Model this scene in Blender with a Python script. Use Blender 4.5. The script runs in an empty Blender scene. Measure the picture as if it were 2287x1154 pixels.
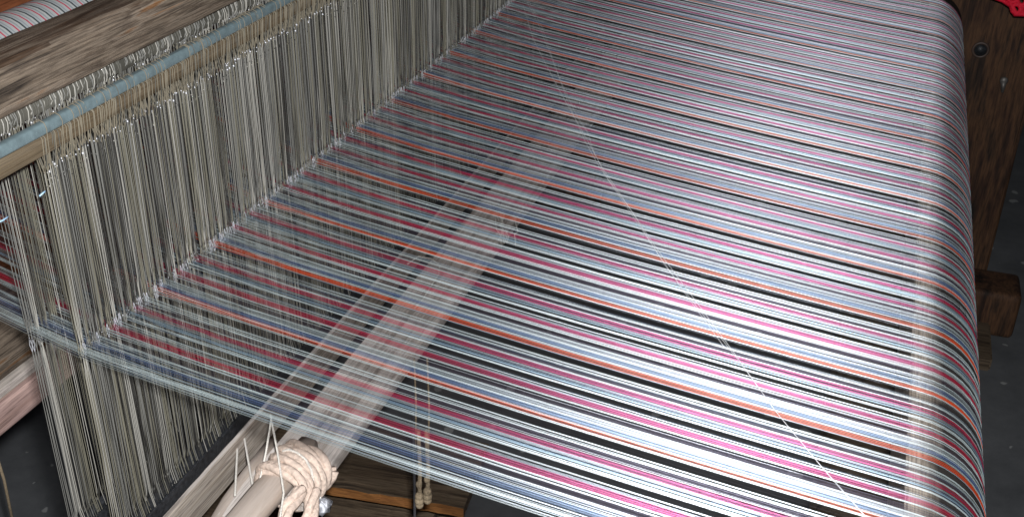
import bpy, bmesh, math, random
import numpy as np
from mathutils import Matrix, Vector

random.seed(11)
rng = np.random.default_rng(11)
scene = bpy.context.scene
col = scene.collection

# ------------------------------------------------------------------ camera
H = 1.40                                   # lens height above the floor, metres
FPX, CX, CY = 2500.0, 1143.5, 577.0        # focal length / centre in photo pixels
def _d(x, y): return np.array([x - CX, y - CY, FPX])
_Y = _d(2110, -780); _Y /= np.linalg.norm(_Y)          # shafts and beams run along Y
_N = _d(1050, 5300); _N /= np.linalg.norm(_N)          # plumb line
_Z = -_N; _Z = _Z - _Y * (_Z @ _Y); _Z /= np.linalg.norm(_Z)
_X = np.cross(_Y, _Z)
RW = np.array([_X, _Y, _Z])                # camera (right, down, forward) -> world
right, down, fwd = RW[:, 0], RW[:, 1], RW[:, 2]
cam = bpy.data.cameras.new('camera')
cam.sensor_width = 36.0
cam.lens = 36.0 * FPX / 2287.0
cam.clip_start, cam.clip_end = 0.02, 60
cam_o = bpy.data.objects.new('camera', cam)
col.objects.link(cam_o)
M4 = Matrix.Identity(4)
for i in range(3):
    M4[i][0], M4[i][1], M4[i][2] = right[i], -down[i], -fwd[i]
M4[2][3] = H
cam_o.matrix_world = M4
scene.camera = cam_o

# ------------------------------------------------------------------ light: dim room + on-camera flash
world = bpy.data.worlds.new('World'); scene.world = world
world.use_nodes = True
wb = world.node_tree.nodes['Background']
wb.inputs['Color'].default_value = (0.80, 0.86, 1.0, 1)
wb.inputs['Strength'].default_value = 0.022
fl = bpy.data.lights.new('flash', 'AREA')
fl.shape = 'RECTANGLE'; fl.size = 0.045; fl.size_y = 0.025
fl.energy = 36.0
fl.color = (0.95, 0.97, 1.0)
fo = bpy.data.objects.new('flash', fl); col.objects.link(fo)
fM = M4.copy()
fp = Vector(right) * 0.030 - Vector(down) * 0.055 + Vector((0, 0, H))
for i in range(3): fM[i][3] = fp[i]
fo.matrix_world = fM
scene.view_settings.view_transform = 'Standard'
scene.view_settings.look = 'None'
scene.view_settings.exposure = 0.0
scene.view_settings.gamma = 1.0
scene.view_settings.use_curve_mapping = False

# ------------------------------------------------------------------ helpers
def ray(x, y): return RW @ _d(x, y)
def on_x(x, y, X): v = ray(x, y); p = v * (X / v[0]); p[2] += H; return p
def on_y(x, y, Y): v = ray(x, y); p = v * (Y / v[1]); p[2] += H; return p
def on_z(x, y, z): v = ray(x, y); p = v * ((z - H) / v[2]); p[2] += H; return p

def tag(o, label=None, cat=None, group=None, kind=None):
    if label: o['label'] = label
    if cat: o['category'] = cat
    if group: o['group'] = group
    if kind: o['kind'] = kind
    return o

def empty(name, loc=(0, 0, 0)):
    o = bpy.data.objects.new(name, None); o.empty_display_size = 0.02
    o.location = loc; col.objects.link(o); return o

def put(name, me, parent=None, loc=None):
    o = bpy.data.objects.new(name, me); col.objects.link(o)
    if loc is not None: o.location = loc
    if parent is not None:
        o.parent = parent
        if loc is None and parent.type == 'EMPTY':
            o.location = -Vector(parent.location)
    return o

def mesh_np(name, V, F, mats, mat_idx=None, smooth=True):
    """V (n,3); F (m,4) quads or list of faces"""
    me = bpy.data.meshes.new(name)
    if isinstance(F, np.ndarray):
        n, m, k = len(V), len(F), F.shape[1]
        me.vertices.add(n); me.vertices.foreach_set('co', np.asarray(V, np.float32).ravel())
        me.loops.add(m * k); me.loops.foreach_set('vertex_index', F.astype(np.int32).ravel())
        me.polygons.add(m)
        me.polygons.foreach_set('loop_start', np.arange(0, m * k, k, dtype=np.int32))
        me.polygons.foreach_set('loop_total', np.full(m, k, np.int32))
    else:
        me.from_pydata([tuple(v) for v in V], [], F)
    for m_ in (mats if isinstance(mats, (list, tuple)) else [mats]): me.materials.append(m_)
    if mat_idx is not None:
        me.polygons.foreach_set('material_index', np.asarray(mat_idx, np.int32))
    me.polygons.foreach_set('use_smooth', np.full(len(me.polygons), smooth))
    me.update(calc_edges=True); me.validate()
    return me

class MB:
    """collects tubes, balls and boxes into one mesh"""
    def __init__(s): s.V = []; s.F = []; s.I = []; s.n = 0
    def add(s, V, F, mi=0):
        s.V.extend([tuple(v) for v in V])
        for f in F:
            s.F.append(tuple(int(i) + s.n for i in f)); s.I.append(mi)
        s.n += len(V)
    def tube(s, pts, r, sides=6, mi=0, caps=True):
        P = np.array(pts, float); n = len(P)
        R = np.full(n, r) if np.isscalar(r) else np.array(r, float)
        T = np.gradient(P, axis=0); T /= np.linalg.norm(T, axis=1)[:, None] + 1e-12
        u = np.cross(T[0], [0.31, 0.77, 0.55]); u /= np.linalg.norm(u)
        V = []
        for i in range(n):
            u = u - T[i] * (u @ T[i]); u /= np.linalg.norm(u) + 1e-12
            v = np.cross(T[i], u)
            for k in range(sides):
                a = 2 * math.pi * k / sides
                V.append(P[i] + R[i] * (math.cos(a) * u + math.sin(a) * v))
        F = []
        for i in range(n - 1):
            for k in range(sides):
                k2 = (k + 1) % sides
                F.append((i * sides + k, i * sides + k2, (i + 1) * sides + k2, (i + 1) * sides + k))
        if caps:
            F.append(tuple(range(sides))[::-1]); F.append(tuple((n - 1) * sides + k for k in range(sides)))
        s.add(V, F, mi); return s
    def cord(s, pts, r, pitch=0.006, strands=2, sides=5, step=0.0012, mi=0):
        """twisted cord: strands wound round the path"""
        P = np.array(pts, float)
        seg = np.linalg.norm(np.diff(P, axis=0), axis=1); L = np.concatenate([[0], np.cumsum(seg)])
        m = max(4, int(L[-1] / step)); t = np.linspace(0, L[-1], m)
        Q = np.stack([np.interp(t, L, P[:, k]) for k in range(3)], 1)
        T = np.gradient(Q, axis=0); T /= np.linalg.norm(T, axis=1)[:, None]
        u = np.cross(T[0], [0.2, 0.5, 0.84]); U = []
        for i in range(m):
            u = u - T[i] * (u @ T[i]); u /= np.linalg.norm(u); U.append(u.copy())
        U = np.array(U); W = np.cross(T, U)
        for k in range(strands):
            a = 2 * math.pi * (t / pitch + k / strands)
            s.tube(Q + 0.52 * r * (np.cos(a)[:, None] * U + np.sin(a)[:, None] * W), 0.6 * r, sides, mi)
        return s
    def ball(s, c, r, mi=0, nu=6, nv=4, sq=(1, 1, 1)):
        V = [(c[0], c[1], c[2] + r * sq[2])]
        for j in range(1, nv):
            th = math.pi * j / nv
            for k in range(nu):
                a = 2 * math.pi * k / nu
                V.append((c[0] + r * sq[0] * math.sin(th) * math.cos(a), c[1] + r * sq[1] * math.sin(th) * math.sin(a), c[2] + r * sq[2] * math.cos(th)))
        V.append((c[0], c[1], c[2] - r * sq[2]))
        F = [(0, 1 + k, 1 + (k + 1) % nu) for k in range(nu)]
        for j in range(nv - 2):
            for k in range(nu):
                a, b = 1 + j * nu + k, 1 + j * nu + (k + 1) % nu
                F.append((a, a + nu, b + nu, b))
        e = len(V) - 1; o = 1 + (nv - 2) * nu
        F += [(e, o + (k + 1) % nu, o + k) for k in range(nu)]
        s.add(V, F, mi); return s
    def mesh(s, name, mats, smooth=True): return mesh_np(name, s.V, s.F, mats, s.I, smooth)
    def build(s, name, mats, parent=None, smooth=True): return put(name, s.mesh(name, mats, smooth), parent)

def prism_beam(name, prof, y0, y1, mat, parent=None, n=24, jit=0.0, smooth_ang=True, seed=0, drift=None, mat2=None):
    """profile (x,z) swept along Y with slight unevenness; closed ends"""
    rg = np.random.default_rng(seed)
    prof = np.array(prof, float); k = len(prof)
    ys = np.linspace(y0, y1, n)
    wob = np.cumsum(rg.normal(0, 1, (n, k, 2)), axis=0); wob -= np.linspace(0, 1, n)[:, None, None] * wob[-1]
    wob *= jit / max(1e-9, np.abs(wob).max()); wob += rg.normal(0, jit * 0.12, wob.shape)
    V = np.zeros((n, k, 3)); V[:, :, 0] = prof[None, :, 0] + wob[:, :, 0]
    V[:, :, 2] = prof[None, :, 1] + wob[:, :, 1]; V[:, :, 1] = ys[:, None]
    if drift: V[:, :, 0] += ((ys - y0) * drift)[:, None]
    F = []
    for i in range(n - 1):
        for j in range(k):
            j2 = (j + 1) % k
            F.append((i * k + j, i * k + j2, (i + 1) * k + j2, (i + 1) * k + j))
    F.append(tuple(range(k))[::-1]); F.append(tuple((n - 1) * k + j for j in range(k)))
    me = mesh_np(name, V.reshape(-1, 3), F, mat)
    bm = bmesh.new(); bm.from_mesh(me); bmesh.ops.recalc_face_normals(bm, faces=bm.faces[:])
    for e in bm.edges: e.smooth = e.calc_face_angle(0) < math.radians(32)
    if mat2:
        me.materials.append(mat2)
        for f in bm.faces: f.material_index = 0 if f.normal.z > 0.75 else 1
    bm.to_mesh(me); bm.free()
    return put(name, me, parent)

def rect(x0, x1, z0, z1, b=0.004, m=3):
    """rounded rectangle profile"""
    P = []
    for cx, cz, a0 in ((x1 - b, z1 - b, 0), (x0 + b, z1 - b, 90), (x0 + b, z0 + b, 180), (x1 - b, z0 + b, 270)):
        for i in range(m + 1):
            a = math.radians(a0 + 90 * i / m); P.append((cx + b * math.cos(a), cz + b * math.sin(a)))
    return P

# ------------------------------------------------------------------ materials
def new_mat(name):
    m = bpy.data.materials.new(name); m.use_nodes = True
    nt = m.node_tree; return m, nt, nt.nodes['Principled BSDF']

def ramp(nt, stops):
    r = nt.nodes.new('ShaderNodeValToRGB'); e = r.color_ramp.elements
    while len(e) > 1: e.remove(e[-1])
    e[0].position, e[0].color = stops[0][0], (*stops[0][1], 1)
    for p, c in stops[1:]:
        q = e.new(p); q.color = (*c, 1)
    return r

def thread_mat(name, c, rough=0.40, spec=0.7, var=0.35, freq=900.0, metal=0.0, tint=None, ior=1.5):
    m, nt, b = new_mat(name)
    L = nt.links
    tc = nt.nodes.new('ShaderNodeTexCoord'); mp = nt.nodes.new('ShaderNodeMapping')
    mp.inputs['Scale'].default_value = (2.0, freq, 2.0)
    L.new(tc.outputs['Object'], mp.inputs['Vector'])
    nz = nt.nodes.new('ShaderNodeTexNoise'); nz.inputs['Scale'].default_value = 1.0; nz.inputs['Detail'].default_value = 1.0
    L.new(mp.outputs['Vector'], nz.inputs['Vector'])
    lo = tuple(x * (1 - var) for x in c); hi = tuple(min(0.85, x * (1 + var * 0.8)) for x in c)
    r = ramp(nt, [(0.30, lo), (0.5, c), (0.72, hi)])
    L.new(nz.outputs['Fac'], r.inputs['Fac']); L.new(r.outputs['Color'], b.inputs['Base Color'])
    b.inputs['Roughness'].default_value = rough
    b.inputs['Specular IOR Level'].default_value = spec
    b.inputs['Metallic'].default_value = metal
    b.inputs['IOR'].default_value = ior
    if tint: b.inputs['Specular Tint'].default_value = (*tint, 1)
    return m

def silk_mat(name, c, gl, k=0.42, rough=0.38, var=0.3, freq=900.0):
    """silk: dyed diffuse body plus a soft sheen without a long tail"""
    m, nt, b = new_mat(name); L = nt.links
    out = nt.nodes['Material Output']; nt.nodes.remove(b)
    tc = nt.nodes.new('ShaderNodeTexCoord'); mp = nt.nodes.new('ShaderNodeMapping')
    mp.inputs['Scale'].default_value = (2.0, freq, 2.0); L.new(tc.outputs['Object'], mp.inputs['Vector'])
    nz = nt.nodes.new('ShaderNodeTexNoise'); nz.inputs['Scale'].default_value = 1.0; nz.inputs['Detail'].default_value = 1.0
    L.new(mp.outputs['Vector'], nz.inputs['Vector'])
    r = ramp(nt, [(0.30, tuple(x * (1 - var) for x in c)), (0.5, c), (0.72, tuple(min(0.85, x * (1 + var * 0.8)) for x in c))])
    L.new(nz.outputs['Fac'], r.inputs['Fac'])
    d = nt.nodes.new('ShaderNodeBsdfDiffuse'); L.new(r.outputs['Color'], d.inputs['Color'])
    g = nt.nodes.new('ShaderNodeBsdfAnisotropic'); g.distribution = 'BECKMANN'
    g.inputs['Roughness'].default_value = rough; g.inputs['Color'].default_value = (*gl, 1)
    mx = nt.nodes.new('ShaderNodeMixShader'); mx.inputs[0].default_value = k
    L.new(d.outputs[0], mx.inputs[1]); L.new(g.outputs[0], mx.inputs[2]); L.new(mx.outputs[0], out.inputs['Surface'])
    return m

def wood_mat(name, cols, rough=0.75, along=1.0, across=26.0, axis='Y', bump=0.25, contrast=(0.28, 0.74), spec=0.25, fine=5.0, grain=0.8):
    """weathered timber: streaks along the grain, broad patches, fine cracks"""
    m, nt, b = new_mat(name); L = nt.links
    tc = nt.nodes.new('ShaderNodeTexCoord')
    def noise(al, ac, det, dist=0.0):
        mp = nt.nodes.new('ShaderNodeMapping')
        sc = {'X': (al, ac, ac), 'Y': (ac, al, ac), 'Z': (ac, ac, al)}[axis]
        mp.inputs['Scale'].default_value = sc
        L.new(tc.outputs['Object'], mp.inputs['Vector'])
        n = nt.nodes.new('ShaderNodeTexNoise'); n.inputs['Scale'].default_value = 1.0
        n.inputs['Detail'].default_value = det; n.inputs['Roughness'].default_value = 0.62; n.inputs['Distortion'].default_value = dist
        L.new(mp.outputs['Vector'], n.inputs['Vector']); return n
    n1 = noise(along * 5.0, across * 4.0, 10, 0.5); n2 = noise(along * 22, across * fine * 5.0, 8, 0.3); n3 = noise(along * 2.0, across * 1.0, 6, 0.5)
    lo, hi = (0.5 + (c_ - 0.5) * 0.55 for c_ in contrast); k = len(cols)
    mixf = nt.nodes.new('ShaderNodeMath'); mixf.operation = 'MULTIPLY_ADD'
    mixf.inputs[1].default_value = 0.5; L.new(n3.outputs['Fac'], mixf.inputs[0])
    hlf = nt.nodes.new('ShaderNodeMath'); hlf.operation = 'MULTIPLY'; hlf.inputs[1].default_value = 0.5
    L.new(n1.outputs['Fac'], hlf.inputs[0]); L.new(hlf.outputs[0], mixf.inputs[2])
    r = ramp(nt, [(lo + (hi - lo) * i / (k - 1), c) for i, c in enumerate(cols)])
    L.new(mixf.outputs[0], r.inputs['Fac'])
    r2 = ramp(nt, [(0.34, (0.30, 0.28, 0.27)), (0.50, (0.90, 0.90, 0.90)), (0.66, (1.25, 1.22, 1.18))])
    L.new(n2.outputs['Fac'], r2.inputs['Fac'])
    mx = nt.nodes.new('ShaderNodeMix'); mx.data_type = 'RGBA'; mx.blend_type = 'MULTIPLY'; mx.inputs[0].default_value = grain
    L.new(r.outputs['Color'], mx.inputs[6]); L.new(r2.outputs['Color'], mx.inputs[7])
    L.new(mx.outputs[2], b.inputs['Base Color'])
    b.inputs['Roughness'].default_value = rough; b.inputs['Specular IOR Level'].default_value = spec
    bp = nt.nodes.new('ShaderNodeBump'); bp.inputs['Strength'].default_value = bump; bp.inputs['Distance'].default_value = 0.003
    L.new(n2.outputs['Fac'], bp.inputs['Height']); L.new(bp.outputs['Normal'], b.inputs['Normal'])
    return m

def plain_mat(name, c, rough=0.6, spec=0.4, metal=0.0, nscale=60.0, var=0.3, bump=0.0):
    m, nt, b = new_mat(name); L = nt.links
    tc = nt.nodes.new('ShaderNodeTexCoord')
    n = nt.nodes.new('ShaderNodeTexNoise'); n.inputs['Scale'].default_value = nscale; n.inputs['Detail'].default_value = 4
    L.new(tc.outputs['Object'], n.inputs['Vector'])
    r = ramp(nt, [(0.3, tuple(x * (1 - var) for x in c)), (0.7, tuple(min(1, x * (1 + var)) for x in c))])
    L.new(n.outputs['Fac'], r.inputs['Fac']); L.new(r.outputs['Color'], b.inputs['Base Color'])
    b.inputs['Roughness'].default_value = rough; b.inputs['Specular IOR Level'].default_value = spec; b.inputs['Metallic'].default_value = metal
    if bump:
        bp = nt.nodes.new('ShaderNodeBump'); bp.inputs['Strength'].default_value = bump; bp.inputs['Distance'].default_value = 0.002
        L.new(n.outputs['Fac'], bp.inputs['Height']); L.new(bp.outputs['Normal'], b.inputs['Normal'])
    return m

M_pale = silk_mat('thread_pale', (0.60, 0.69, 0.68), (0.93, 0.97, 1.0), 0.68, rough=0.39, var=0.22)
M_paleblue = silk_mat('thread_pale_blue', (0.22, 0.31, 0.37), (0.70, 0.88, 1.0), 0.58)
M_grey = silk_mat('thread_grey', (0.19, 0.22, 0.22), (0.85, 0.90, 1.0), 0.52, var=0.35)
M_pink = silk_mat('thread_crimson', (0.30, 0.012, 0.032), (1.0, 0.36, 0.68), 0.42, var=0.22)
M_orange = silk_mat('thread_orange', (0.50, 0.055, 0.012), (1.0, 0.50, 0.42), 0.36, var=0.22)
M_blue = silk_mat('thread_blue', (0.07, 0.105, 0.20), (0.62, 0.78, 1.0), 0.46, var=0.35)
M_navy = silk_mat('thread_navy', (0.020, 0.035, 0.07), (0.5, 0.6, 0.8), 0.12)
M_plum = silk_mat('thread_plum', (0.030, 0.022, 0.030), (0.75, 0.70, 0.9), 0.14, var=0.4)
M_dark = silk_mat('thread_dark', (0.018, 0.015, 0.016), (0.6, 0.6, 0.6), 0.04)
M_white = thread_mat('thread_white', (0.80, 0.80, 0.80), spec=0.5, rough=0.5)
M_hed = [thread_mat('heddle_cotton_%s' % n, c, rough=0.6, spec=0.3, var=0.35, freq=40) for n, c in
         (('olive', (0.145, 0.134, 0.10)), ('grey', (0.14, 0.136, 0.122)), ('dull', (0.075, 0.071, 0.058)), ('light', (0.29, 0.275, 0.24)), ('dark', (0.030, 0.028, 0.025)))]
M_loop = thread_mat('heddle_loop_brown', (0.14, 0.12, 0.085), rough=0.6, spec=0.3, var=0.4, freq=60)
M_knot = plain_mat('heddle_knot_glint', (0.60, 0.60, 0.62), rough=0.40, spec=0.8, metal=0.6, nscale=300)
M_beam = wood_mat('weathered_beam_wood', [(0.16, 0.066, 0.02), (0.055, 0.036, 0.024), (0.022, 0.016, 0.012), (0.10, 0.075, 0.054), (0.17, 0.132, 0.098), (0.075, 0.054, 0.038), (0.20, 0.158, 0.12), (0.16, 0.072, 0.024), (0.24, 0.19, 0.145)], contrast=(0.20, 0.80), bump=0.6)
M_slat = wood_mat('pale_slat_wood', [(0.260, 0.215, 0.182), (0.468, 0.410, 0.364), (0.559, 0.501, 0.455), (0.494, 0.436, 0.390)], contrast=(0.3, 0.7), bump=0.2, grain=0.5)
M_side = wood_mat('weathered_side_wood', [(0.149, 0.115, 0.086), (0.345, 0.287, 0.230), (0.437, 0.380, 0.322), (0.253, 0.201, 0.161), (0.483, 0.425, 0.368)], contrast=(0.3, 0.7), bump=0.5, across=34)
M_btop = wood_mat('dark_beam_top_wood', [(0.012, 0.009, 0.007), (0.05, 0.028, 0.015), (0.08, 0.055, 0.038), (0.15, 0.115, 0.085), (0.06, 0.035, 0.02)], contrast=(0.32, 0.7), bump=0.5)
M_pole = wood_mat('smooth_pole_wood', [(0.306, 0.238, 0.187), (0.399, 0.332, 0.281), (0.442, 0.374, 0.323)], contrast=(0.3, 0.7), bump=0.08, across=10, grain=0.18)
M_back = wood_mat('back_beam_wood', [(0.209, 0.171, 0.133), (0.361, 0.314, 0.266), (0.285, 0.237, 0.190), (0.399, 0.351, 0.304)], contrast=(0.3, 0.7), bump=0.2)
M_bar = wood_mat('shaft_bar_wood', [(0.045, 0.032, 0.017), (0.091, 0.066, 0.038), (0.119, 0.091, 0.059)], contrast=(0.3, 0.7), bump=0.15, across=60)
M_teal = plain_mat('teal_paint', (0.095, 0.128, 0.135), rough=0.55, var=0.2, nscale=140)
M_black = plain_mat('black_bar', (0.018, 0.019, 0.021), rough=0.45, var=0.5, nscale=200, bump=0.4)
M_plank = wood_mat('dark_plank_wood', [(0.021, 0.014, 0.009), (0.070, 0.048, 0.029), (0.112, 0.081, 0.052), (0.056, 0.038, 0.025)], axis='X', contrast=(0.3, 0.7), bump=0.4, across=34)
M_edge = wood_mat('orange_plank_edge', [(0.120, 0.045, 0.013), (0.225, 0.094, 0.026), (0.180, 0.068, 0.022)], axis='X', contrast=(0.3, 0.7), bump=0.15)
M_post = wood_mat('dark_post_wood', [(0.010, 0.007, 0.005), (0.039, 0.018, 0.010), (0.079, 0.038, 0.018), (0.025, 0.014, 0.009)], axis='Z', contrast=(0.32, 0.68), across=9, bump=0.3)
M_red_board = wood_mat('red_brown_board', [(0.16, 0.05, 0.022), (0.26, 0.085, 0.035), (0.30, 0.10, 0.04)], contrast=(0.3, 0.7), across=8, bump=0.1)
M_pinkwood = wood_mat('pinkish_beam_wood', [(0.30, 0.19, 0.16), (0.40, 0.27, 0.24), (0.36, 0.25, 0.2)], contrast=(0.3, 0.7), bump=0.15)
M_greywood = wood_mat('grey_beam_wood', [(0.22, 0.19, 0.16), (0.36, 0.32, 0.28), (0.42, 0.36, 0.33)], contrast=(0.3, 0.7), bump=0.3)
M_rope = plain_mat('cotton_rope', (0.56, 0.44, 0.36), rough=0.9, spec=0.1, nscale=220, var=0.22, bump=0.9)
M_cord = plain_mat('white_cord', (0.60, 0.56, 0.50), rough=0.7, spec=0.25, nscale=400, var=0.2)
M_bcord = plain_mat('brown_cord', (0.26, 0.20, 0.13), rough=0.8, spec=0.2, nscale=400, var=0.3)
M_dcord = plain_mat('dark_cord', (0.035, 0.033, 0.035), rough=0.7, spec=0.3, nscale=400, var=0.3)
M_metal = plain_mat('crumpled_grey_metal', (0.36, 0.36, 0.38), rough=0.55, metal=0.6, nscale=120, var=0.35, bump=0.6)
M_red = plain_mat('red_yarn', (0.62, 0.008, 0.03), rough=0.7, spec=0.25, nscale=300, var=0.25)

# floor: dark worn cement with pale splashes
M_floor, nt, b = new_mat('dark_cement')
L = nt.links
tc = nt.nodes.new('ShaderNodeTexCoord')
n1 = nt.nodes.new('ShaderNodeTexNoise'); n1.inputs['Scale'].default_value = 7; n1.inputs['Detail'].default_value = 8; n1.inputs['Roughness'].default_value = 0.7
L.new(tc.outputs['Object'], n1.inputs['Vector'])
r1 = ramp(nt, [(0.3, (0.060, 0.062, 0.065)), (0.7, (0.110, 0.112, 0.115))]); L.new(n1.outputs['Fac'], r1.inputs['Fac'])
nd = nt.nodes.new('ShaderNodeTexNoise'); nd.inputs['Scale'].default_value = 30; nd.inputs['Detail'].default_value = 3
L.new(tc.outputs['Object'], nd.inputs['Vector'])
ad = nt.nodes.new('ShaderNodeMix'); ad.data_type = 'RGBA'; ad.blend_type = 'ADD'; ad.inputs[0].default_value = 0.03
L.new(tc.outputs['Object'], ad.inputs[6]); L.new(nd.outputs['Color'], ad.inputs[7])
vo = nt.nodes.new('ShaderNodeTexVoronoi'); vo.voronoi_dimensions = '2D'; vo.inputs['Scale'].default_value = 13.0; L.new(ad.outputs[2], vo.inputs['Vector'])
# spot size differs from cell to cell
sub = nt.nodes.new('ShaderNodeMath'); sub.operation = 'MULTIPLY_ADD'; sub.inputs[1].default_value = -0.50; sub.inputs[2].default_value = 0.22
sep = nt.nodes.new('ShaderNodeSeparateColor'); L.new(vo.outputs['Color'], sep.inputs['Color']); L.new(sep.outputs[0], sub.inputs[0])
df = nt.nodes.new('ShaderNodeMath'); df.operation = 'SUBTRACT'; L.new(sub.outputs[0], df.inputs[0]); L.new(vo.outputs['Distance'], df.inputs[1])
r3 = ramp(nt, [(0.0, (0, 0, 0)), (0.03, (0.7, 0.7, 0.7))]); L.new(df.outputs[0], r3.inputs['Fac'])
mx = nt.nodes.new('ShaderNodeMix'); mx.data_type = 'RGBA'; L.new(r3.outputs['Color'], mx.inputs[0])
L.new(r1.outputs['Color'], mx.inputs[6]); mx.inputs[7].default_value = (0.30, 0.30, 0.29, 1)
L.new(mx.outputs[2], b.inputs['Base Color']); b.inputs['Roughness'].default_value = 0.75; b.inputs['Specular IOR Level'].default_value = 0.3

# ------------------------------------------------------------------ setting
me = mesh_np('floor', np.array([(-4, -1.5, 0), (4, -1.5, 0), (4, 6.5, 0), (-4, 6.5, 0)], float), [(0, 1, 2, 3)], M_floor, smooth=False)
tag(put('floor', me), kind='structure')

# ------------------------------------------------------------------ geometry of the loom (metres; z from the floor)
XE1, XE2 = -0.660, -0.711                  # heddle eyes of the two shafts
YN, YF = 0.700, 2.640                      # near and far edge of the warp
ZTOP = H - 0.360                           # top of the shaft bars
# warp height along X, measured on the photograph
WX = [-1.02, -0.90, -0.80, -0.743, -0.711, -0.66, -0.57, -0.483, -0.382, -0.25, -0.117, -0.02, 0.066]
WZ = [-0.490, -0.522, -0.550, -0.567, -0.576, -0.589, -0.6025, -0.614, -0.627, -0.6427, -0.657, -0.6668, -0.675]
BX0, BR = 0.093, 0.082                     # back beam: left edge, radius of its rounded far edge
sl = math.atan2(0.0082, 0.086)             # fall of the warp where it meets the beam
ZB = H - 0.6780                            # warp height at the beam's left edge
# rounded edge: centre placed so that the flat top is tangent to it
xc = 0.105; zt = ZB - math.tan(sl) * (xc - BX0)
cxb, czb = xc - BR * math.sin(sl), zt - BR * math.cos(sl)

frame = empty('loom_frame', (0.30, 2.72, 0))
tag(frame, 'weathered wooden loom frame with long beams left and right and a dark side post', 'loom frame')
prof = [(BX0, ZB - 0.13), (BX0, ZB - 0.004), (BX0 + 0.003, ZB - 0.0006)]
for i in range(15):
    a = math.radians(90) - sl - math.radians(170) * i / 14
    prof.append((cxb + BR * math.cos(a), czb + BR * math.sin(a)))
prof.append((BX0 + 0.03, ZB - 0.15))
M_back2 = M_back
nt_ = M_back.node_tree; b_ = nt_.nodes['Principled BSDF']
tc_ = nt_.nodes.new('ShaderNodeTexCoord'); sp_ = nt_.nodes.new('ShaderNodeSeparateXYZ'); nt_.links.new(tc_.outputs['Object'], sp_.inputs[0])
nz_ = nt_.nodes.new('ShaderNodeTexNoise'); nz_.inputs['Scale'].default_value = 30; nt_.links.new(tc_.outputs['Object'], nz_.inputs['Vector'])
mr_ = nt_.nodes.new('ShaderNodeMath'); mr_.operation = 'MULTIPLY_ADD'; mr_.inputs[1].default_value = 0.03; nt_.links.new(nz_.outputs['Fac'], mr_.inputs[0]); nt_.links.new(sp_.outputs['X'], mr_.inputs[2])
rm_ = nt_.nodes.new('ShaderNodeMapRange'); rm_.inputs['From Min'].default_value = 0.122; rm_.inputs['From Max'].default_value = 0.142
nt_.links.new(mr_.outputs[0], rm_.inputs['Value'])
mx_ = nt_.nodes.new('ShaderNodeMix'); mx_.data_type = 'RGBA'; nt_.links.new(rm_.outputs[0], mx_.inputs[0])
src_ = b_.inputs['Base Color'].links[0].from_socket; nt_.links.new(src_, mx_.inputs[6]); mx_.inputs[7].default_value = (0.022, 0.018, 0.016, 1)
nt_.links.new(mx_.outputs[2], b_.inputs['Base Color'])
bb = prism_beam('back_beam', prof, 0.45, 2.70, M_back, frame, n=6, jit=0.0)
bb['label'] = 'pale back beam with rounded edge under the warp'

# upper-left weathered beam over the rear shaft
A = on_x(0, 275, -0.700); Bq = on_x(0, 144, -0.700)
ub = prism_beam('upper_beam', rect(-0.752, -0.700, A[2], Bq[2], 0.006), 0.40, 2.70, M_btop, frame, n=60, jit=0.0025, seed=3, mat2=M_beam)
ub['label'] = 'thick weathered brown beam above the heddles'
# lower-left beams
lb = prism_beam('breast_beam', rect(-0.965, -0.885, H - 0.748, H - 0.692, 0.006), 0.40, 2.70, M_beam, frame, n=50, jit=0.002, seed=5)
lb['label'] = 'weathered beam with orange streaks left of the heddles'
prism_beam('breast_rail', rect(-0.945, -0.878, H - 0.762, H - 0.7505, 0.004), 0.40, 2.70, M_greywood, frame, n=30, jit=0.001, seed=6)
prism_beam('lower_rail', rect(-0.935, -0.872, H - 0.80, H - 0.765, 0.004), 0.40, 2.70, M_pinkwood, frame, n=30, jit=0.001, seed=7)

# far side frame: wide dark post behind the back beam, and the post carrying the left beams
def post(name, x0, x1, y0, y1, z0, z1, mat, parent):
    rg = np.random.default_rng(4)
    pr = rect(x0, x1, y0, y1, 0.008)
    n = 14; V = []
    for i in range(n):
        z = z0 + (z1 - z0) * i / (n - 1)
        for (x, y) in pr: V.append((x + rg.normal(0, 0.0012), y + rg.normal(0, 0.0012), z))
    k = len(pr); F = []
    for i in range(n - 1):
        for j in range(k):
            F.append((i * k + j, i * k + (j + 1) % k, (i + 1) * k + (j + 1) % k, (i + 1) * k + j))
    F.append(tuple(range(k))[::-1]); F.append(tuple((n - 1) * k + j for j in range(k)))
    return put(name, mesh_np(name, V, F, mat, smooth=False), parent)
PX1 = on_y(2250, 420, 2.70)[0]
po = post('side_post', 0.02, PX1, 2.70, 2.78, 0.0, 1.9, M_post, frame)
po['label'] = 'wide dark brown upright post with a bolt hole'
post('side_post', -1.02, -0.66, 2.70, 2.78, 0.0, 1.9, M_post, frame)
pr_ = on_y(2190, 112, 2.70)
g = MB()
ring = [(pr_[0] + 0.0165 * math.cos(a), 2.700, pr_[2] + 0.0165 * math.sin(a)) for a in np.linspace(0, 2 * math.pi, 25)]
g.tube(ring, 0.004, 6, caps=False); rg_ = g.build('bolt_ring', plain_mat('rusty_ring', (0.05, 0.03, 0.022), rough=0.5, var=0.3), po)
rg_.location = (0, 0, 0)
g = MB(); g.tube([(pr_[0], 2.7005, pr_[2]), (pr_[0], 2.6965, pr_[2])], 0.0135, 16)
g.build('bolt_hole', M_black, po).location = (0, 0, 0)
nl = on_y(2242, 180, 2.70); nl2 = on_y(2238, 205, 2.70)
g = MB(); g.tube([(nl[0], 2.698, nl[2]), (nl2[0], 2.695, nl2[2])], [0.008, 0.003], 8); g.ball((nl[0], 2.697, nl[2]), 0.010, nu=8, sq=(1, 0.5, 1))
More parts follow.
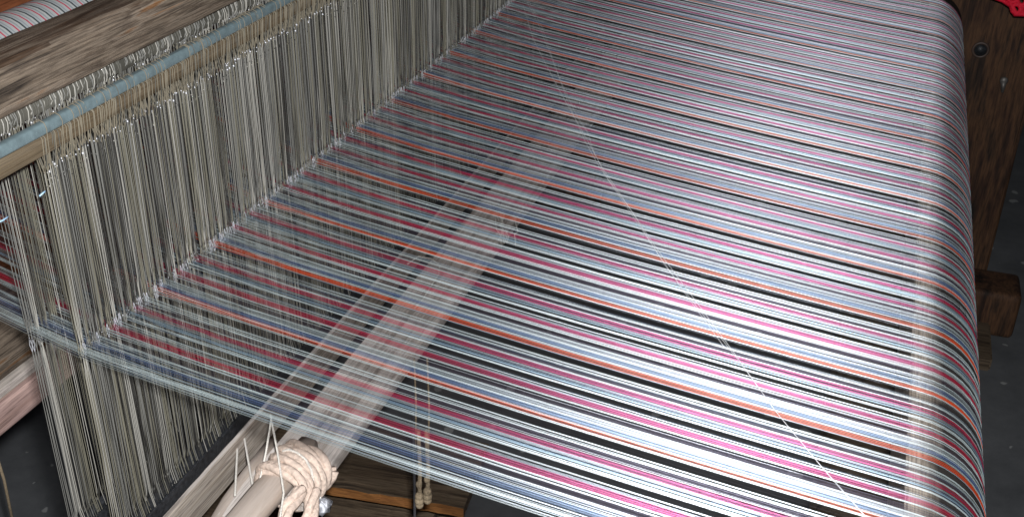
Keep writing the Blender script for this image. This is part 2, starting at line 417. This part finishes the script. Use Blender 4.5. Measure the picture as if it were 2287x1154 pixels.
g.build('nail', plain_mat('dull_nail', (0.12, 0.11, 0.10), rough=0.5, metal=0.5), po).location = (0, 0, 0)

# board behind the loom at the far left and the roll of finished cloth
bd = prism_beam('back_board', rect(-1.36, -1.33, H - 1.02, H + 0.1, 0.003), 0.6, 3.2, M_red_board, None, n=6, jit=0.0)
tag(bd, 'red-brown wooden board behind the loom at the far left', 'board')

M_cloth, nt, b = new_mat('striped_cloth'); L = nt.links
tc = nt.nodes.new('ShaderNodeTexCoord'); sx = nt.nodes.new('ShaderNodeSeparateXYZ'); L.new(tc.outputs['Object'], sx.inputs[0])
ml = nt.nodes.new('ShaderNodeMath'); ml.operation = 'MULTIPLY'; ml.inputs[1].default_value = 1 / 0.024; L.new(sx.outputs['Y'], ml.inputs[0])
fr = nt.nodes.new('ShaderNodeMath'); fr.operation = 'FRACT'; L.new(ml.outputs[0], fr.inputs[0])
st = ramp(nt, [(0.0, (0.45, 0.46, 0.45)), (0.20, (0.50, 0.05, 0.09)), (0.30, (0.45, 0.46, 0.45)), (0.42, (0.30, 0.33, 0.34)), (0.52, (0.48, 0.49, 0.47)), (0.68, (0.05, 0.065, 0.07)), (0.80, (0.42, 0.44, 0.44)), (0.92, (0.28, 0.32, 0.34))])
st.color_ramp.interpolation = 'CONSTANT'
L.new(fr.outputs[0], st.inputs['Fac']); L.new(st.outputs['Color'], b.inputs['Base Color']); b.inputs['Roughness'].default_value = 0.7
cr = on_x(0, 40, -1.02)
V = MB(); V.tube([(-1.02, y, cr[2] - 0.05) for y in np.linspace(0.5, 2.699, 12)], 0.052, 28)
clr = V.build('cloth_roll', M_cloth)
tag(clr, 'rolled striped cloth behind the upper beam, top left corner', 'cloth roll')

# ------------------------------------------------------------------ warp
sx_ = np.array(WX); sz_ = np.array(WZ) + H
X = list(np.linspace(-1.02, -0.72, 6)) + list(np.linspace(-0.66, 0.066, 15))
Zp = list(np.interp(X, sx_, sz_))
# light smoothing of the polyline, keeping the eyes
X.append(BX0 + 0.004); Zp.append(ZB - 0.0002)
path = list(zip(X, Zp))
for i in range(13):
    a = math.radians(90) - sl - math.radians(100) * i / 12
    path.append((cxb + BR * math.cos(a), czb + BR * math.sin(a)))
xl, zl = path[-1]
RXC, RZC, RR = 0.10, 0.26, 0.085          # warp roller low under the warp
for t in (0.3, 0.65, 1.0): path.append((xl + (RXC + 0.072 - xl) * t, zl + (RZC + RR * 0.55 - zl) * t))
path = np.array(path); NP = len(path)
tg = np.gradient(path, axis=0); tg /= np.linalg.norm(tg, axis=1)[:, None]
nrm = np.stack([-tg[:, 1], tg[:, 0]], 1)    # outward normal (up on the flat part)
SIDES = 5
ang = 2 * math.pi * (np.arange(SIDES) + 0.25) / SIDES
def warp_mesh(name, ys, rad, mats, mi):
    T = len(ys); ys = np.asarray(ys)
    P = np.zeros((T, NP, SIDES, 3), np.float32)
    lift = rng.uniform(0.0002, 0.0011, T)[:, None] * np.ones(NP)[None, :]
    wav = (rng.normal(0, 0.00022, (T, 1)) * np.sin(np.linspace(0, 9, NP)[None, :] + rng.uniform(0, 6, (T, 1)))
           + rng.normal(0, 0.00020, (T, 1)) * np.linspace(-1, 1, NP)[None, :])
    # shed: alternate threads ride a little higher or lower at the heddles
    shed = np.where(np.arange(T) % 2 == 0, 1.0, -1.0)[:, None] * 0.0022 * np.exp(-((path[:, 0] + 0.69) / 0.10) ** 2)[None, :]
    shed[:, 22:] = 0
    off = lift + shed
    r = np.asarray(rad)[:, None, None]
    c, s = np.cos(ang)[None, None, :], np.sin(ang)[None, None, :]
    o = off[:, :, None] + r * s
    P[..., 0] = path[None, :, None, 0] + nrm[None, :, None, 0] * o
    P[..., 2] = path[None, :, None, 1] + nrm[None, :, None, 1] * o
    P[..., 1] = (ys[:, None] + wav)[:, :, None] + r * c
    i = np.arange(NP - 1)[:, None]; k = np.arange(SIDES)[None, :]; k2 = (k + 1) % SIDES
    f = np.stack([i * SIDES + k, (i + 1) * SIDES + k, (i + 1) * SIDES + k2, i * SIDES + k2], -1).reshape(-1, 4)
    F = (f[None] + (np.arange(T) * NP * SIDES)[:, None, None]).reshape(-1, 4)
    I = np.repeat(np.asarray(mi), len(f))
    return mesh_np(name, P.reshape(-1, 3), F, mats, I)

warp = empty('warp', (XE1, YN, H - 0.6))
tag(warp, 'striped warp of fine pink, white, orange and blue threads stretched to the back beam', 'warp')
# stripes of one repeat, from an orange stripe towards the near edge: name, share, material, pitch mm, radius mm
# widths measured on the photograph
O_ = (.60, .130); P_ = (.56, .172); D_ = (2.6, .085); PL_ = (.80, .105); K_ = (.60, .125); G_ = (.60, .135); N_ = (.8, .11)
UNIT = [('orange_stripe', .056, M_orange, *O_), ('pale_stripe', .019, M_pale, *P_), ('black_stripe', .088, M_dark, *D_), ('pale_stripe', .014, M_pale, *P_),
        ('black_stripe', .020, M_dark, *D_), ('pale_stripe', .022, M_pale, *P_), ('plum_stripe', .055, M_plum, *PL_), ('pale_stripe', .020, M_pale, *P_),
        ('pink_stripe', .062, M_pink, *K_), ('grey_stripe', .030, M_grey, *G_), ('navy_stripe', .014, M_navy, *N_), ('light_blue_stripe', .030, M_paleblue, *P_),
        ('black_stripe', .014, M_dark, *D_), ('pale_stripe', .032, M_pale, *P_), ('black_stripe', .062, M_dark, *D_), ('pale_stripe', .022, M_pale, *P_),
        ('black_stripe', .012, M_dark, *D_), ('grey_stripe', .028, M_grey, *G_), ('pink_stripe', .064, M_pink, *K_), ('pale_stripe', .018, M_pale, *P_),
        ('black_stripe', .012, M_dark, *D_), ('pale_stripe', .018, M_pale, *P_), ('plum_stripe', .060, M_plum, *PL_), ('pale_stripe', .020, M_pale, *P_),
        ('grey_stripe', .036, M_grey, *G_), ('black_stripe', .010, M_dark, *D_), ('pale_stripe', .020, M_pale, *P_), ('blue_stripe', .050, M_blue, *G_),
        ('navy_stripe', .012, M_navy, *N_), ('pale_stripe', .020, M_pale, *P_)]
tot = sum(u[1] for u in UNIT)
ORANGE = [0.829, 0.937, 1.0505, 1.179, 1.2955, 1.4157, 1.534, 1.648, 1.7676]
while ORANGE[-1] < 2.75: ORANGE.append(ORANGE[-1] + 0.1175)
def stripe(name, y1, y0, mat, pitch, rad):
    """threads from y1 (far) down to y0 (near)"""
    far = max(1.0, (0.5 * (y0 + y1) / 1.55))
    p = pitch * 1e-3 * min(1.35, far) ; ra = rad * 1e-3 * min(1.35, far)
    n = max(1, int(round((y1 - y0) / p)))
    ys = y0 + (np.arange(n) + 0.5) * (y1 - y0) / n
    keep = rng.uniform(0, 1, n) > 0.045
    ys = ys[keep] if keep.any() else ys
    n = len(ys)
    ys = ys + rng.normal(0, p * 0.16, n)
    # threads bunch in fours where the comb spaced them
    ph = np.floor(ys / (p * 4)) * p * 4 + p * 2
    ys = ys + 0.16 * (ph - ys)
    mi = (rng.uniform(0, 1, n) < (0.07 if mat in (M_pale, M_grey, M_paleblue, M_blue) else 0.03)).astype(int)
    rr = ra * rng.uniform(0.82, 1.2, n)
    m = warp_mesh(name, ys, rr, [mat, M_navy if mat is not M_dark else M_grey], mi)
    put(name, m, warp)
for q in range(len(ORANGE)):
    yo = ORANGE[q]; per = (yo - ORANGE[q - 1]) if q else 0.118
    y = yo + 0.5 * UNIT[0][1] / tot * per
    for (nm, sh, mat, pi_, ra_) in UNIT:
        wd = sh / tot * per * random.uniform(0.9, 1.1)
        y0 = y - wd
        if y > YN + 0.0008 and y <= YF: stripe(nm, y, max(y0, YN), mat, pi_, ra_)
        y = y0
stripe('edge_stripe', YN + 0.0040, YN, M_pale, .62, .150)
stripe('pale_stripe', YN + 0.0125, YN + 0.0052, M_pale, *P_)

# warp roller low under the loom, with the ends of the warp on it
rl = empty('warp_roller', (RXC, YN, RZC))
tag(rl, 'dark roller wound with yarn low beneath the striped warp', 'roller')
g = MB()
g.tube([(RXC, yy, RZC) for yy in np.linspace(0.62, 2.699, 8)], RR - 0.004, 36); g.build('roller_core', M_plank, rl)

# ------------------------------------------------------------------ heddle shafts
HB = 0.0045                                # half thickness of a shaft bar
def heddle_variant(i, mat, front=True):
    g = MB(); rg = random.Random(100 + i)
    zt = ZTOP - (H - 0.588) + 0.0012       # over the bar, from the eye
    zb = -(0.588 - 0.588) - 0.247          # under the bottom bar
    kz = zt - (0.043 if front else 0.020) + rg.uniform(-0.004, 0.004)
    tuck = front and i % 4 != 0
    if not front: zt -= 0.005
    r = 0.00040
    for s in (1, -1):
        dy = s * rg.uniform(0.00035, 0.0006)
        xs = s * (HB + 0.0012)
        top = [(0, 0, 0.008), (s * 0.0006, dy, 0.03), (s * 0.0012, dy * 1.2 + rg.uniform(-.0004, .0004), 0.10), (s * 0.0016, dy, kz)]
        g.tube(top, r, 4, 0, False)
        loop = [(s * 0.0016, dy, kz), (xs * 0.75, dy + rg.uniform(-.0008, .0008), kz + 0.013)] if front else [(s * 0.003, dy, kz), (xs, dy + rg.uniform(-.001, .001), kz + 0.005)]
        loop += [(xs, dy + rg.uniform(-.0008, .0008), zt - 0.0135), (xs * 0.85, dy, zt - 0.0115), (xs * 0.5, dy, zt - 0.0112)] if tuck else [(xs, dy + rg.uniform(-.0008, .0008), zt - 0.006), (xs * 0.8, 0, zt - 0.001), (0, 0, zt + 0.0008)]
        g.tube(loop, r * (1.1 if front else 1.35), 4, 1, False)
        bot = [(0, 0, -0.008), (s * 0.0006, dy, -0.03), (s * 0.0014, dy + rg.uniform(-.0005, .0005), -0.12), (s * 0.0022, dy, zb + 0.035), (xs, dy, zb + 0.016)]
        g.tube(bot, r, 4, 0, False)
        g.tube([(xs, dy, zb + 0.016), (xs, dy, zb + 0.006), (xs * 0.7, 0, zb - rg.uniform(0, .003)), (0, 0, zb - 0.003)], r * 1.5, 4, 3, False)
        g.tube([(0, 0, 0.008), (s * 0.0009, s * 0.0006, 0), (0, 0, -0.008)], r * 1.1, 4, 2 if i % 4 == 0 else 0, False)
    g.ball((0.0012, 0, kz), rg.uniform(0.0006, 0.0010), 2 if i % 3 == 0 else (3 if i % 3 == 1 else 0), 5, 4)
    if i in (7, 15): g.ball((0.002, 0.0006, kz - 0.002), 0.0013, 2, 5, 4)
    g.ball((0.0006, 0, kz - 0.013), 0.0007, 4 if i % 2 else 0, 5, 3)
    for _ in range(3):
        g.ball((rg.uniform(0, .0016), rg.uniform(-.0012, .0012), rg.uniform(-0.010, 0.013)), rg.uniform(0.0004, 0.00085), 2 if rg.random() < 0.25 else 4, 5, 4)
    return g
VARS = {}
for front in (True, False):
    VARS[front] = []
    for i in range(20):
        mt = M_hed[[0, 1, 4, 2, 3, 1, 4, 0, 1, 2][i % 10]]
        g = heddle_variant(i, mt, front)
        lm = (M_loop if i % 5 else M_hed[2]) if front else M_hed[[1, 3, 2, 1][i % 4]]
        VARS[front].append((g, g.mesh('heddle', [mt, lm, M_knot, M_black, M_hed[4]])))

def shaft(name, label, xe, ze, y0, y1, n_single, pitch, front, seed):
    rg = random.Random(seed); VAR = VARS[front]
    root = empty(name, (xe, y0, ze))
    tag(root, label, 'heddle shaft', 'heddle shafts of the loom')
    zt = ZTOP if front else H - 0.366
    tb = prism_beam('top_bar', rect(xe - HB, xe + HB, zt - (0.027 if front else 0.012), zt - (0.0105 if front else 0.0), 0.0012, 2), 0.42, 2.66, M_bar if front else M_hed[2], root, n=40, jit=0.0006, seed=seed)
    if front: prism_beam('teal_rod', rect(xe - HB + 0.001, xe + HB + 0.001, zt - 0.0103, zt, 0.0022, 3), 0.42, 2.66, M_teal, root, n=40, jit=0.0005, seed=seed + 1)
    zb = ze - 0.247
    prism_beam('bottom_bar', rect(xe - HB, xe + HB, zb, zb + 0.022, 0.002, 2), 0.66, 2.66, M_black, root, n=60, jit=0.0008, seed=seed + 2)
    prism_beam('bottom_strip', rect(xe + HB + 0.0028, xe + HB + 0.0055, zb - 0.001, zb + 0.017, 0.0008, 2), 0.66, 2.66, M_black, root, n=160, jit=0.0009, seed=seed + 4)
    # positions: uneven bunches with small gaps
    ys = []; y = y0
    while y < y1:
        ys.append(y)
        y += pitch * (rg.uniform(0.45, 1.35) if rg.random() > 0.05 else rg.uniform(1.8, 3.2))
    far = MB(); farI = 0
    big = {}
    for k, yy in enumerate(ys):
        v, me_ = VAR[rg.randrange(len(VAR))]
        bunch = 0.006 * math.sin(yy * 95 + 2 * math.sin(yy * 31)); tilt = rg.gauss(0, 0.0045) + bunch; jx = rg.gauss(0, 0.0012); rz = rg.uniform(-0.4, 0.4)
        if k < n_single:
            o = bpy.data.objects.new('heddle', me_); col.objects.link(o); o.parent = root
            o.location = (jx, yy - y0, 0); o.rotation_euler = (tilt, 0, 0)
        else: big.setdefault(id(v), (v, []))[1].append((jx, yy - y0, tilt))
    # the farther heddles of this shaft, as one mass
    Vs, Fs, Is, off = [], [], [], 0
    mats = M_hed + [M_loop, M_knot]
    for v, lst in big.values():
        base = np.array(v.V); idx = VAR[[w[0] is v for w in VAR].index(True)][1]
        lut = [mats.index(m_) if m_ in mats else 2 for m_ in idx.materials]
        for (jx, jy, t) in lst:
            P = base.copy(); P[:, 1] = base[:, 1] - base[:, 2] * math.sin(t) + jy; P[:, 0] += jx
            Vs.append(P); Fs.extend([tuple(a + off for a in f) for f in v.F]); Is.extend([lut[a] for a in v.I]); off += len(P)
    if Vs:
        m_ = mesh_np('heddle_mass', np.concatenate(Vs), Fs, mats, Is)
        o = put('heddle_mass', m_, root, (0, 0, 0)); o['kind'] = 'stuff'
    return root
shaft('heddle_shaft', 'front heddle shaft with teal edged bar and hanging grey cotton heddles', XE1, H - 0.588, 0.704, 2.60, 300, 0.0019, True, 21)
shaft('heddle_shaft', 'rear heddle shaft under the upper beam, mostly hidden by the front one', XE2, H - 0.588, 0.700, 2.60, 300, 0.0019, False, 22)

# ------------------------------------------------------------------ slats under the warp
s1 = prism_beam('wooden_bar', rect(-0.682, -0.655, H - 0.898, H - 0.850, 0.0015), 0.55, 2.69, M_slat, None, n=50, jit=0.0012, seed=31, mat2=M_side)
tag(s1, 'pale weathered wooden bar along the lower ends of the heddles', 'wooden bar')
s2 = prism_beam('wooden_lath', rect(-0.607, -0.578, H - 0.868, H - 0.850, 0.002), 0.80, 2.69, M_slat, None, n=40, jit=0.001, seed=32)
tag(s2, 'narrow pale slat under the warp, beside the rope-bound wider slat', 'slat', 'slats under the warp')
s3 = prism_beam('wooden_lath', rect(-0.572, -0.527, H - 0.868, H - 0.850, 0.002), 0.855, 2.69, M_slat, None, n=40, jit=0.001, seed=33)
tag(s3, 'wider pale slat under the warp with rope bound round its near end', 'slat', 'slats under the warp')

def paddle(name, pts, widths, z0, th, mat, label):
    """flat stick with a rounded outline"""
    P = np.array(pts, float); n = len(P)
    T = np.gradient(P, axis=0); T /= np.linalg.norm(T, axis=1)[:, None]; N = np.stack([-T[:, 1], T[:, 0]], 1)
    V = []; F = []; m = 10
    for i in range(n):
        for k in range(m):
            a = 2 * math.pi * k / m + 0.3
            ca = math.copysign(abs(math.cos(a)) ** 0.6, math.cos(a)); sa = math.copysign(abs(math.sin(a)) ** 0.6, math.sin(a))
            V.append((P[i, 0] + N[i, 0] * widths[i] * ca, P[i, 1] + N[i, 1] * widths[i] * ca, z0[i] + th * sa))
    for i in range(n - 1):
        for k in range(m): F.append((i * m + k, i * m + (k + 1) % m, (i + 1) * m + (k + 1) % m, (i + 1) * m + k))
    F.append(tuple(range(m))[::-1]); F.append(tuple((n - 1) * m + k for k in range(m)))
    o = put(name, mesh_np(name, V, F, mat)); tag(o, label, 'stick'); return o
zz = H - 0.838
q = [on_z(x, y, zz)[:2] for (x, y) in [(478, 1235), (540, 1166), (600, 1095), (660, 1030), (690, 990)]]
paddle('flat_stick', q, [.018, .019, .020, .018, .012], [zz] * 5, 0.010, M_pole, 'smooth pale stick running into the rope binding at the bottom')
zz2 = H - 0.858
q = [on_z(x, y, zz2)[:2] for (x, y) in [(455, 1235), (494, 1165), (520, 1120), (560, 1060), (610, 990)]]
paddle('flat_stick', q, [.008, .013, .013, .011, .008], [zz2] * 5, 0.008, M_pole, 'narrow stick with rounded end left of the rope binding')

# rope binding round stick and slats
g = MB(); tur = 6; n = tur * 26
c0 = on_z(632, 1098, H - 0.850); c1 = on_z(690, 1035, H - 0.850)
ax = np.array([c1[0] - c0[0], c1[1] - c0[1]]); 
pts = []
for i in range(n + 1):
    t = i / n; a = 2 * math.pi * tur * t
    cx_, cy_ = c0[0] + ax[0] * t, c0[1] + ax[1] * t
    wv = 0.0035 * math.sin(3.1 * a * 0.37) 
    rx, rz_ = 0.031 + 0.0015 * math.sin(a * 0.7), 0.022 + 0.002 * math.sin(a * 0.43 + 1)
    ca = math.copysign(abs(math.cos(a)) ** 0.75, math.cos(a)); sa = math.copysign(abs(math.sin(a)) ** 0.75, math.sin(a))
    pts.append((cx_ + rx * ca, cy_ + wv * 0.6 - 0.10 * rx * ca, H - 0.847 + rz_ * sa))
rp = empty('rope_binding', (c0[0], c0[1], H - 0.87))
tag(rp, 'thick beige rope wound round the slat ends at the bottom', 'rope')
g.cord(pts, 0.0080, 0.13, 3, 8, 0.003); g.build('rope_coil', M_rope, rp)
g = MB()
t0 = np.array(on_z(700, 1090, H - 0.835)); 
g.cord([(t0[0], t0[1], H - 0.838), (t0[0] + .010, t0[1] - .03, H - 0.850), (t0[0] + .004, t0[1] - .062, H - 0.872), (t0[0] - .01, t0[1] - .09, H - 0.90)], 0.0085, 0.12, 3, 8, 0.003)
t1 = np.array(on_z(655, 1120, H - 0.828))
g.cord([(t1[0], t1[1] + 0.02, H - 0.826), (t1[0] - .002, t1[1] - .01, H - 0.830), (t1[0] + .006, t1[1] - .04, H - 0.846), (t1[0] + .008, t1[1] - .07, H - 0.87)], 0.0080, 0.12, 3, 8, 0.003)
g.build('rope_tail', M_rope, rp)

# grey crumpled metal bob hanging on a white cord
bp_ = on_z(716, 1128, H - 0.872)
mb = empty('metal_weight', (bp_[0], bp_[1], bp_[2]))
tag(mb, 'small crumpled grey metal weight hanging on a white cord beside the rope', 'weight')
g = MB(); rgw = random.Random(5)
g.ball((bp_[0], bp_[1], bp_[2]), 0.0115, 0, 14, 9, (1.1, 1, 0.85))
g.V = [tuple(np.array(v) + np.array([rgw.gauss(0, .0013) for _ in range(3)])) for v in g.V]
g.build('weight_body', M_metal, mb)
def px(x, y, z): p = on_z(x, y, z); return tuple(p)
g = MB()
cp = [px(632, 1006, H - .822), px(645, 1003, H - .817), px(664, 1010, H - .817), px(684, 1026, H - .818), px(694, 1046, H - .820), px(700, 1072, H - .834), px(708, 1092, H - .85), (bp_[0] - .001, bp_[1] + .002, bp_[2] + .009)]
g.cord(cp, 0.0017, 0.006); g.build('weight_cord', M_cord, mb)

# thin white tie cords between the bar and the sticks
def tie(a, b_, label, mat=M_cord, r=0.0014, extra=None, via=None):
    g = MB(); A_ = np.array(a); B_ = np.array(b_); mid = (A_ + B_) / 2 + np.array([0.001, 0, -0.001])
    if via is not None: mid = np.array(via)
    g.cord([A_, mid, B_] + ([extra] if extra is not None else []), r, 0.005)
    o = g.build('tie_cord', mat); tag(o, label, 'cord', 'cords by the rope binding'); return o
tie(px(607, 930, H - .80), px(576, 1092, H - .836), 'white cord dropping left from the knot above the rope')
tie(px(604, 925, H - .80), px(634, 1100, H - .822), 'long white cord crossing over the rope binding', extra=px(622, 1180, H - .823))
tie(px(536, 925, H - .905), px(567, 1098, H - .836), 'short slanting white cord under the weathered bar', via=px(546, 980, H - .858))
tie(px(533, 945, H - .905), px(525, 1106, H - .838), 'short upright white cord under the weathered bar', via=px(530, 1005, H - .860))
# cords rising through the warp
def hang(x, ytop, ybot, Y, label, mat, r, knot=False):
    a = on_y(x, ytop, Y); b_ = on_y(x + 3, ybot, Y)
    g = MB(); g.cord([a, (a + b_) / 2 + np.array([0.0015, 0, 0]), b_], r, 0.006)
    if knot:
        for kz, kr in ((0.0, 0.0055), (0.006, 0.0062), (0.013, 0.0056), (0.032, 0.0042)): g.ball((b_[0], b_[1], b_[2] + kz), kr, 0, 10, 6, (1, 1, 1.15))
    o = g.build('hanging_cord', mat); tag(o, label, 'cord', 'cords hanging below the warp')
hang(934, 960, 1125, 0.99, 'left of two brown twisted cords ending in a knot below the warp', M_bcord, 0.0028, True)
hang(952, 960, 1115, 0.99, 'right of two brown twisted cords ending in a knot below the warp', M_bcord, 0.0028, True)
hang(922, 900, 1300, 0.99, 'thin dark cord hanging down past the two knotted cords', M_dcord, 0.0019)
hang(954, 800, 1000, 1.04, 'thin pale cord seen through the warp above the knotted cords', M_bcord, 0.0013)
hang(925, 800, 1000, 1.03, 'thin pale cord seen through the warp beside the thin dark cord', M_bcord, 0.0013)
# loop of pale string round the slats, seen through the warp
g = MB(); lp = [px(x, y, H - .842) for (x, y) in [(910, 590), (935, 572), (965, 578), (982, 592), (980, 612), (962, 640), (945, 668), (925, 690)]]
g.cord(lp, 0.0012, 0.005); o = g.build('string_loop', M_cord); tag(o, 'pale string loop on the slats seen through the warp', 'string')
g = MB(); rs = random.Random(8)
for k in range(8):
    x0 = 1105 + rs.uniform(0, 45); y0_ = 470 + rs.uniform(-12, 12)
    P = [px(x0 + rs.uniform(-6, 6) + t * rs.uniform(4, 14), y0_ + t * rs.uniform(60, 85), H - .848 + .010 * math.sin(math.pi * t) + .003) for t in (0, .25, .5, .75, 1)]
    g.cord(P, 0.0010, 0.006)
o = g.build('string_binding', M_cord); tag(o, 'white string binding round the slats, seen through the warp mid photo', 'string')

# ------------------------------------------------------------------ planks below
def plank(name, c, lx, ly, th, rot, label, seed, edge=True):
    rg = np.random.default_rng(seed)
    root = empty(name, c); root.rotation_euler = (0, 0, rot); tag(root, label, 'plank', 'planks below the loom')
    n = 24; xs = np.linspace(0, lx, n); V = []; prof = [(0, 0), (0, -th), (ly, -th), (ly, 0)]
    V = [(x + (rg.normal(0, .002) if 0 < i < n - 1 else 0), yy + rg.normal(0, .0012), zz_ + rg.normal(0, .0005)) for i, x in enumerate(xs) for (yy, zz_) in prof]
    F = []; I = []
    for i in range(n - 1):
        for j in range(4):
            F.append((i * 4 + j, i * 4 + (j + 1) % 4, (i + 1) * 4 + (j + 1) % 4, (i + 1) * 4 + j)); I.append(1 if j == 0 and edge else 0)
    F.append((3, 2, 1, 0)); F.append(tuple((n - 1) * 4 + j for j in range(4))); I += [0, 0]
    me_ = mesh_np('board', V, F, [M_plank, M_edge], I, smooth=False)
    bm = bmesh.new(); bm.from_mesh(me_); bmesh.ops.recalc_face_normals(bm, faces=bm.faces[:]); bm.to_mesh(me_); bm.free()
    put('board', me_, root, (0, 0, 0)); return root
zpl = H - 1.10
a = on_z(440, 1037, zpl); b_ = on_z(1035, 1135, zpl)
rot = math.atan2(b_[1] - a[1], b_[0] - a[0])
plank('plank', tuple(a), float(np.hypot(b_[0] - a[0], b_[1] - a[1])), 0.155, 0.016, rot, 'dark weathered plank with orange-brown front edge, right of the rope', 41)
zp2 = H - 1.16
a2 = on_z(330, 1150, zp2); b2 = on_z(600, 1190, zp2)
plank('plank', tuple(a2), 0.42, 0.15, 0.02, rot, 'grey-brown grained plank glimpsed left of the rope, under the first plank', 42, False)
# their supports on the floor
for k, (cx_, cy_, top) in enumerate(((a[0] + 0.06, a[1] + 0.11, zpl - 0.016), (b_[0] - 0.08, b_[1] + 0.10, zpl - 0.016))):
    o = post('plank_support', cx_ - 0.02, cx_ + 0.02, cy_ - 0.02, cy_ + 0.02, 0.0, top, M_plank, None)
    tag(o, 'short wooden leg under the dark plank, ' + ('left end' if k == 0 else 'right end'), 'support', 'legs under the plank')

# ------------------------------------------------------------------ loose threads lying across the warp
def warp_top(x): return float(np.interp(x, sx_, sz_)) + 0.0022
lines = [[(1163, -6), (1190, 85), (1222, 150), (1262, 225), (1300, 292), (1345, 375), (1400, 455), (1470, 560), (1560, 680), (1640, 788), (1730, 915), (1830, 1035), (1945, 1165)],
         [(1172, -6), (1205, 60), (1236, 140), (1256, 190), (1290, 262), (1315, 300), (1322, 330), (1352, 392), (1410, 470), (1480, 585), (1572, 705), (1652, 808), (1742, 930), (1850, 1060), (1930, 1150)],
         [(1176, -6), (1213, 66), (1240, 150), (1270, 232), (1308, 318), (1338, 372), (1395, 455), (1452, 540), (1530, 655), (1618, 775)]]
labs = ['leftmost of three loose white threads lying slantwise across the warp', 'middle loose white thread lying slantwise across the warp with a kink', 'shortest of three loose white threads lying slantwise across the warp']
for k, ln in enumerate(lines):
    P = []
    for (x, y) in ln:
        z = H - 0.62
        for _ in range(6):
            p = on_z(x, y, z); z = warp_top(min(0.066, p[0]))
        P.append(on_z(x, y, z))
    P = np.array(P); t = np.linspace(0, 1, len(P)); tt = np.linspace(0, 1, 60)
    Q = np.stack([np.interp(tt, t, P[:, j]) for j in range(3)], 1)
    g = MB(); g.tube(Q, 0.00020 if k else 0.00024, 5)
    o = g.build('loose_thread', M_white); tag(o, labs[k], 'thread', 'loose threads on the warp')

# ------------------------------------------------------------------ things at the right and left edge
# wooden block on the floor beyond the back beam
bc = on_z(2222, 752, 0.002)
bl = empty('wooden_block', (bc[0], bc[1], 0)); tag(bl, 'rounded wooden block standing on the floor right of the back beam', 'block')
me_ = bpy.data.meshes.new('block_body'); bm = bmesh.new(); bmesh.ops.create_cube(bm, size=1)
for v in bm.verts: v.co = Vector((v.co.x * 0.13, v.co.y * 0.12, (v.co.z + 0.5) * 0.115))
bmesh.ops.bevel(bm, geom=bm.edges[:] , offset=0.016, segments=4, affect='EDGES', profile=0.6)
bm.to_mesh(me_); bm.free(); me_.materials.append(M_post)
for p in me_.polygons: p.use_smooth = True
put('block_body', me_, bl, (-0.028, 0.06, 0))
oc = on_z(2206, 850, 0.002)
me_ = bpy.data.meshes.new('board_end'); bm = bmesh.new(); bmesh.ops.create_cube(bm, size=1)
for v in bm.verts: v.co = Vector((v.co.x * 0.10, v.co.y * 0.16, (v.co.z + 0.5) * 0.035))
bmesh.ops.bevel(bm, geom=bm.edges[:], offset=0.004, segments=2, affect='EDGES')
bm.to_mesh(me_); bm.free(); me_.materials.append(M_plank)
o = put('board_end', me_, None, (oc[0] - 0.045, oc[1] + 0.12, 0)); tag(o, 'orange-brown board end lying on the floor behind the back beam', 'board')

# red crocheted piece hanging on the post, top right corner
YR = 2.55
rd = empty('red_crochet', tuple(on_y(2275, 20, YR))); tag(rd, 'red crocheted cloth piece in the top right corner', 'cloth')
g = MB()
def ry(x, y, dy=0): p = on_y(x, y, YR + dy); return tuple(p)
for (cx_, cy_) in ((2262, -4), (2282, 2), (2270, 20), (2292, 22), (2262, -26), (2286, -22)):
    g.tube([ry(cx_ + 10 * math.cos(a_), cy_ + 10 * math.sin(a_)) for a_ in np.linspace(0, 2 * math.pi, 13)], 0.0052, 6, caps=False)
g.tube([ry(x, y) for (x, y) in [(2255, 5), (2268, 32), (2290, 32), (2310, 28)]], 0.006, 6)
g.build('crochet_mesh', M_red, rd)
g = MB(); g.tube([ry(x, y) for (x, y) in [(2258, 12), (2240, 2), (2222, -4), (2195, -14)]], [0.006, 0.0045, 0.004, 0.004], 6); g.build('strap', M_red, rd)

# thin stick at the lower left corner
a = on_z(-14, 1030, 0.30); b_ = on_z(40, 1200, 0.02)
st_ = MB(); st_.tube([on_x(-10, 1010, -1.10), on_x(9, 1070, -1.10), on_x(34, 1190, -1.10)], 0.0022, 8)
o = st_.build('thin_string', M_bcord); tag(o, 'thin tan string hanging at the lower left corner', 'string')

# two snippets of light blue thread caught in the heddles at the left edge
M_snip = thread_mat('thread_snippet_blue', (0.35, 0.55, 0.80), rough=0.5, spec=0.6)
for (p, lab) in (([(-6, 497), (6, 492), (18, 484)], 'light blue thread snippet caught in the heddles at the left edge'), ([(88, 438), (95, 432), (101, 427)], 'light blue thread snippet caught among the heddles below the shaft bar end')):
    g = MB(); g.tube([on_x(x, y, XE1 + 0.006) for (x, y) in p], 0.0007, 6)
    tag(g.build('thread_snippet', M_snip), lab, 'thread', 'thread snippets in the heddles')
